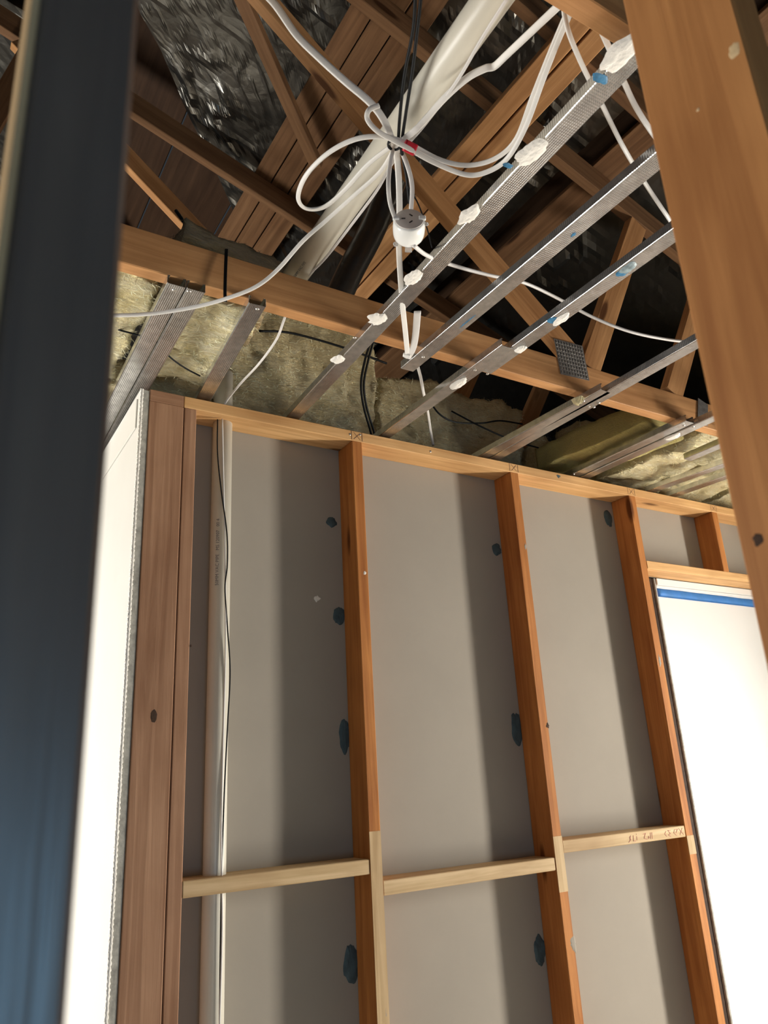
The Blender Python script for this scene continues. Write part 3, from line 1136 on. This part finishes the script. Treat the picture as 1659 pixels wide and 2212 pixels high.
cable('flat_cable', 'white cable forming the wide open loop left of the knot',
      [(1228, 20, 'Z', 1.15), (1190, 110, 'Z', 1.135), (1150, 210, 'Z', 1.125), (1115, 300, 'Z', 1.12), (1070, 342, 'Z', 1.118), (1010, 357, 'Z', 1.12), (950, 345, 'Z', 1.125), (885, 312, 'Z', 1.13), (830, 296, 'Z', 1.13), (770, 300, 'Z', 1.13), (710, 330, 'Z', 1.13), (662, 378, 'Z', 1.13), (644, 425, 'Z', 1.13), (660, 450, 'Z', 1.135), (700, 447, 'Z', 1.14), (745, 410, 'Z', 1.145), (795, 355, 'Z', 1.15), (850, 312, 'Z', Zk)], .0092, .0055)
cable('flat_cable', 'white cable sagging from the knot along the joist to far left',
      [(852, 322, 'Z', Zk), (820, 372, 'Z', 1.142), (765, 422, 'Z', 1.136), (705, 476, 'Z', 1.12), (655, 520, 'Z', 1.09), (600, 582, 'Z', 1.05), (555, 618, 'Z', 1.022), (500, 641, 'Z', 1.008), (430, 661, 'Z', 1.000), (340, 676, 'Z', .992), (255, 681, 'Z', .985), (150, 678, 'Z', .98)], .0085, .0055)
cable('flat_cable', 'thin white cable following the right side of the cream pipe',
      [(1100, -10, 'Z', 1.16), (1040, 85, 'Z', 1.16), (985, 178, 'Z', 1.16), (915, 272, 'Z', 1.16), (852, 345, 'Z', 1.155), (815, 410, 'Z', 1.16), (765, 478, 'Z', 1.165), (705, 555, 'Z', 1.17), (668, 592, 'Z', 1.18), (650, 606, 'Z', 1.19)], .006, .0045, 'thincable')
cable('flat_cable', 'white cable bowing left from the knot into the socket',
      [(850, 318, 'Z', Zk), (842, 360, 'Z', 1.11), (839, 400, 'Z', 1.075), (843, 440, 'Z', 1.05), (856, 478, 'Z', 1.03)], .0085, .005)
cable('flat_cable', 'ribbed white cable hanging behind the socket down to the batten end',
      [(856, 318, 'Z', Zk), (861, 380, 'Z', 1.125), (863, 450, 'Z', 1.095), (862, 540, 'Z', 1.06), (868, 640, 'Z', 1.03), (876, 720, 'Z', 1.012), (881, 772, 'Z', 1.00)], .0125, .006, ribs=True)
cable('flat_cable', 'greyish white cable right of the knot dropping behind the socket',
      [(862, 318, 'Z', 1.16), (878, 352, 'Z', 1.13), (890, 400, 'Z', 1.10), (888, 455, 'Z', 1.07), (886, 500, 'Z', 1.05)], .009, .0055, 'thincable')
o = cable('flat_cable', 'short wide clear strip of cable folded at the loose batten end',
          [(902, 672, 'Z', 1.035), (898, 720, 'Z', 1.018), (892, 752, 'Z', 1.005), (880, 774, 'Z', .998)], .017, .003, 'thincable', ribs=True)
cable('flat_cable', 'white cable end dropping from the loose batten end behind the wall',
      [(896, 770, 'Y', 1.50), (908, 812, 'Y', 1.56), (915, 850, 'Y', 1.66), (924, 890, 'Y', 1.80), (930, 930, 'Y', 1.90), (936, 962, 'Y', 1.95)], .009, .0055)
cable('thin_cable', 'thin white cable curving from the joist to the corner post bay',
      [(622, 665, 'Z', 1.06), (612, 695, 'Z', 1.055), (596, 735, 'Z', 1.05), (560, 785, 'Z', 1.045), (520, 828, 'Z', 1.04), (490, 865, 'Z', 1.03), (478, 890, 'Z', 1.0)], .0062, .0062, 'thincable')
cable('thin_cable', 'long thin white cable sagging across the dark from socket to near stud',
      [(893, 530, 'Y', 1.02), (925, 553, 'Y', 1.06), (985, 575, 'Y', 1.12), (1060, 595, 'Y', 1.17), (1130, 610, 'Y', 1.2), (1200, 642, 'Y', 1.22), (1280, 685, 'Y', 1.22), (1360, 716, 'Y', 1.2), (1440, 733, 'Y', 1.18), (1520, 742, 'Y', 1.15)], .0085, .0085, 'thincable')
cable('flat_cable', 'white cable passing behind the battens just left of the near stud',
      [(1217, 0, 'Z', 1.14), (1220, 35, 'Z', 1.12), (1232, 80, 'Z', 1.10), (1262, 150, 'Z', 1.09), (1300, 225, 'Z', 1.085), (1345, 315, 'Z', 1.08), (1395, 398, 'Z', 1.075), (1450, 480, 'Z', 1.07)], .0078, .0055)
cable('flat_cable', 'ribbed white cable from the chord down behind the near stud',
      [(1282, 30, 'Z', 1.10), (1312, 95, 'Z', 1.09), (1345, 170, 'Z', 1.085), (1372, 228, 'Z', 1.08), (1408, 285, 'Z', 1.08), (1450, 340, 'Z', 1.08)], .0098, .0058, ribs=True)
cable('flat_cable', 'white cable looping in from the left edge behind the dark post',
      [(-40, 420, 'Z', 1.18), (-8, 460, 'Z', 1.15), (2, 500, 'Z', 1.12), (10, 540, 'Z', 1.08), (60, 580, 'Z', 1.04), (150, 600, 'Z', 1.02)], .012, .007)

G = 'black cables'
cable('black_cable', 'left one of the two black cables hanging from the top to the knot',
      [(898, -30, 'Z', 1.22), (893, 60, 'Z', 1.20), (874, 160, 'Z', 1.18), (864, 250, 'Z', 1.165), (860, 312, 'Z', 1.15)], .0062, .0062, 'black', group=G)
cable('black_cable', 'right one of the two black cables, continuing past the knot to the socket',
      [(912, -30, 'Z', 1.22), (902, 60, 'Z', 1.20), (890, 160, 'Z', 1.18), (876, 250, 'Z', 1.165), (868, 320, 'Z', 1.15), (878, 380, 'Z', 1.12), (885, 440, 'Z', 1.09)], .0062, .0062, 'black', group=G)
cable('black_cable', 'thin black lead bending round the right side of the socket',
      [(880, 400, 'Z', 1.10), (903, 440, 'Z', 1.08), (922, 492, 'Z', 1.06), (933, 535, 'Z', 1.05)], .003, .003, 'black', group=G)
cable('black_cable', 'left one of the paired black cables dropping in front of the upright batt',
      [(800, 740, 'Y', 1.62), (788, 780, 'Y', 1.70), (780, 830, 'Y', 1.78), (786, 880, 'Y', 1.85), (800, 930, 'Y', 1.94), (806, 960, 'Y', 1.95)], .0075, .0075, 'black', group=G)
cable('black_cable', 'right one of the paired black cables dropping in front of the upright batt',
      [(806, 740, 'Y', 1.62), (795, 780, 'Y', 1.70), (786, 830, 'Y', 1.78), (792, 880, 'Y', 1.85), (807, 930, 'Y', 1.94), (812, 960, 'Y', 1.95)], .0072, .0072, 'black', group=G)
cable('black_cable', 'black cable lying along the upright batt under the joist',
      [(560, 715, 'Y', 1.92), (620, 718, 'Y', 1.92), (690, 735, 'Y', 1.92), (760, 757, 'Y', 1.92), (835, 785, 'Y', 1.93)], .0075, .0075, 'black', group=G)
cable('black_cable', 'black cable curving over the coarse mottled batt',
      [(925, 862, 'Y', 1.97), (950, 895, 'Y', 1.97), (985, 912, 'Y', 1.98), (1040, 914, 'Y', 1.99), (1080, 909, 'Y', 2.0), (1128, 916, 'Y', 2.03)], .0062, .0062, 'black', group=G)
cable('black_cable', 'straight black cable crossing the coarse mottled batt to the mustard one',
      [(975, 888, 'Y', 2.0), (1040, 922, 'Y', 1.96), (1100, 948, 'Y', 1.95), (1165, 968, 'Y', 1.94), (1215, 978, 'Y', 1.94), (1255, 974, 'Y', 1.96), (1285, 962, 'Y', 1.99)], .006, .006, 'black', group=G)
cable('black_cable', 'black wire drooping between the doubled and the short left batten',
      [(255, 712, 'Z', 1.05), (330, 735, 'Z', 1.044), (368, 772, 'Z', 1.044), (400, 795, 'Z', 1.044), (432, 812, 'Z', 1.046)], .0045, .0045, 'black', group=G)
cable('black_cable', 'black cable behind the joist under the thin roof web',
      [(380, 455, 'Y', 1.75), (415, 505, 'Y', 1.72), (430, 535, 'Y', 1.7), (455, 560, 'Y', 1.68)], .010, .010, 'black', group=G)
cable('black_cable', 'thin black wire running down the standing vacuum pipe',
      [(470, 906, 'Y', 1.868), (470, 980, 'Y', 1.868), (478, 1060, 'Y', 1.868), (490, 1150, 'Y', 1.868), (491, 1220, 'Y', 1.868), (486, 1270, 'Y', 1.868), (491, 1350, 'Y', 1.87), (497, 1450, 'Y', 1.872), (492, 1560, 'Y', 1.875), (485, 1700, 'Y', 1.874), (479, 1880, 'Y', 1.873), (476, 2050, 'Y', 1.873), (474, 2230, 'Y', 1.873)], .0036, .0036, 'black', group=G)
cable('thin_cable', 'thin white wire running down beside the standing vacuum pipe',
      [(480, 905, 'Y', 1.870), (483, 1050, 'Y', 1.870), (486, 1200, 'Y', 1.870), (487, 1400, 'Y', 1.870), (482, 1600, 'Y', 1.870), (478, 1800, 'Y', 1.870), (480, 2000, 'Y', 1.871), (474, 2230, 'Y', 1.871)], .0042, .0042, 'cable')

# black ties and the red tape
o = sweep('cable_tie', pts([(489, 538, 'Y', 1.394), (487, 590, 'Y', 1.390), (486, 632, 'Y', 1.388), (487, 652, 'Y', 1.39)]), .0075, .002, M['black'], n=6)
tag(o, 'black cable tie hanging over the joist and holding the white cable', 'cable tie')
knot = P(852, 312, Z=1.145)
vs, fs = [], []
for i in range(24):
    a = 2 * math.pi * i / 24
    for k in range(8):
        b_ = 2 * math.pi * k / 8
        r_ = .0125 + .0018 * math.cos(b_)
        vs.append((math.cos(a) * r_, math.sin(a) * r_, .0045 * math.sin(b_)))
for i in range(24):
    for k in range(8):
        i2, k2 = (i + 1) % 24, (k + 1) % 8
        fs.append((i * 8 + k, i2 * 8 + k, i2 * 8 + k2, i * 8 + k2))
me = bpy.data.meshes.new('tie')
me.from_pydata(vs, [], fs)
smooth(me)
o = link('cable_tie', me, M['black'], None, W(knot), frame(R[0], R[1] + R[2] * .3))
tag(o, 'black tie binding the white cables at the knot under the cream pipe', 'cable tie')
ra, rb = P(874, 313, Z=1.121), P(897, 325, Z=1.118)
o = sweep('red_tape', [ra, (ra + rb) / 2, rb], .0215, .0115, M['red'], n=3)
tag(o, 'red tape wrapped round two white cables beside the knot', 'tape')
# white clips where the cables turn over the near chord
for (px, py, l) in ((1222, 2, 'left white cable clip at the top by the near truss chord'), (1243, 5, 'right white cable clip at the top by the near truss chord')):
    p = P(px, py, Z=1.105)
    o = link('cable_clip', box_mesh(.03, .011, .009, .0025), M['cable'], None, W(p), frame(P(1260, -30, Z=1.12) - p, (0, 0, 1)))
    tag(o, l, 'cable clip', 'white cable clips')
p = P(879, 768, Z=.999)
o = link('cable_clip', box_mesh(.02, .012, .008, .002), M['cable'], None, W(p), frame((.6, -.3, -.2), (0, .3, 1)))
tag(o, 'small white clip at the loose end of the short batten', 'cable clip')

# ------------------------------------------------------------------ round socket hanging in the cables
ctr = P(884, 474, Z=1.03)
view = ray(884, 474).normalized()
upv = (R[1] - view * R[1].dot(view)).normalized()
ax = (upv * .77 - view * .64 + R[0] * .03).normalized()            # socket face looks this way
rt = R[0] - ax * R[0].dot(ax)
rt.normalize()
SM = Matrix((rt, ax.cross(rt), ax)).transposed()
sk = empty('power_socket', ctr, 'round white three pin power socket dangling among the cables', 'socket')


def lathe(prof, n=48):
    vs, fs = [], []
    for (r_, z) in prof:
        for i in range(n):
            a = 2 * math.pi * i / n
            vs.append((math.cos(a) * r_, math.sin(a) * r_, z))
    for k in range(len(prof) - 1):
        for i in range(n):
            j = (i + 1) % n
            fs.append((k * n + i, k * n + j, (k + 1) * n + j, (k + 1) * n + i))
    fs.append(tuple(range(n))[::-1])
    fs.append(tuple((len(prof) - 1) * n + i for i in range(n)))
    me = bpy.data.meshes.new('lathe')
    me.from_pydata(vs, [], fs)
    bm = bmesh.new()
    bm.from_mesh(me)
    bmesh.ops.recalc_face_normals(bm, faces=bm.faces[:])
    bm.to_mesh(me)
    bm.free()
    smooth(me)
    return me


s = .0285
link('socket_body', lathe([(s * .55, -.050), (s * .85, -.048), (s * 1.02, -.042), (s * 1.10, -.034), (s * 1.13, -.020), (s * 1.10, -.004), (s * 1.03, .0), (s * .9, .0005)]), M['socket'], sk, W(ctr), SM)
fp = link('face_plate', lathe([(s * 1.0, -.001), (s * 1.0, .0012), (s * .97, .002), (s * .2, .0021)]), M['socketface'], sk, W(ctr), SM)


def on_socket(name, sx, sy, sz, x, y, z, ang, mat, parent=sk, bev=.0006):
    m3 = SM @ Matrix.Rotation(ang, 3, 'Z')
    return link(name, box_mesh(sx, sy, sz, bev), mat, parent, W(ctr + SM @ Vector((x, y, z))), m3)


on_socket('slot', .0078, .0020, .0012, -.0115, .0, .0026, .05, M['slot'], fp, 0)
on_socket('slot', .0078, .0022, .0012, .0035, .0095, .0026, -.75, M['slot'], fp, 0)
on_socket('slot', .0078, .0022, .0012, .003, -.0095, .0026, .75, M['slot'], fp, 0)
for sgn in (-1, 1):
    on_socket('clip_tab', .014, .010, .007, sgn * .0255, .001, .0022, 0, M['socket'], sk, .0015)
on_socket('clear_lug', .008, .008, .006, .034, -.006, -.006, .6, M['clear'], sk, .002)
on_socket('clear_lug', .009, .009, .008, -.026, -.01, -.052, .4, M['clear'], sk, .002)
on_socket('clear_catch', .014, .004, .013, .000, -.02, -.057, 0, M['clear'], sk, .001)
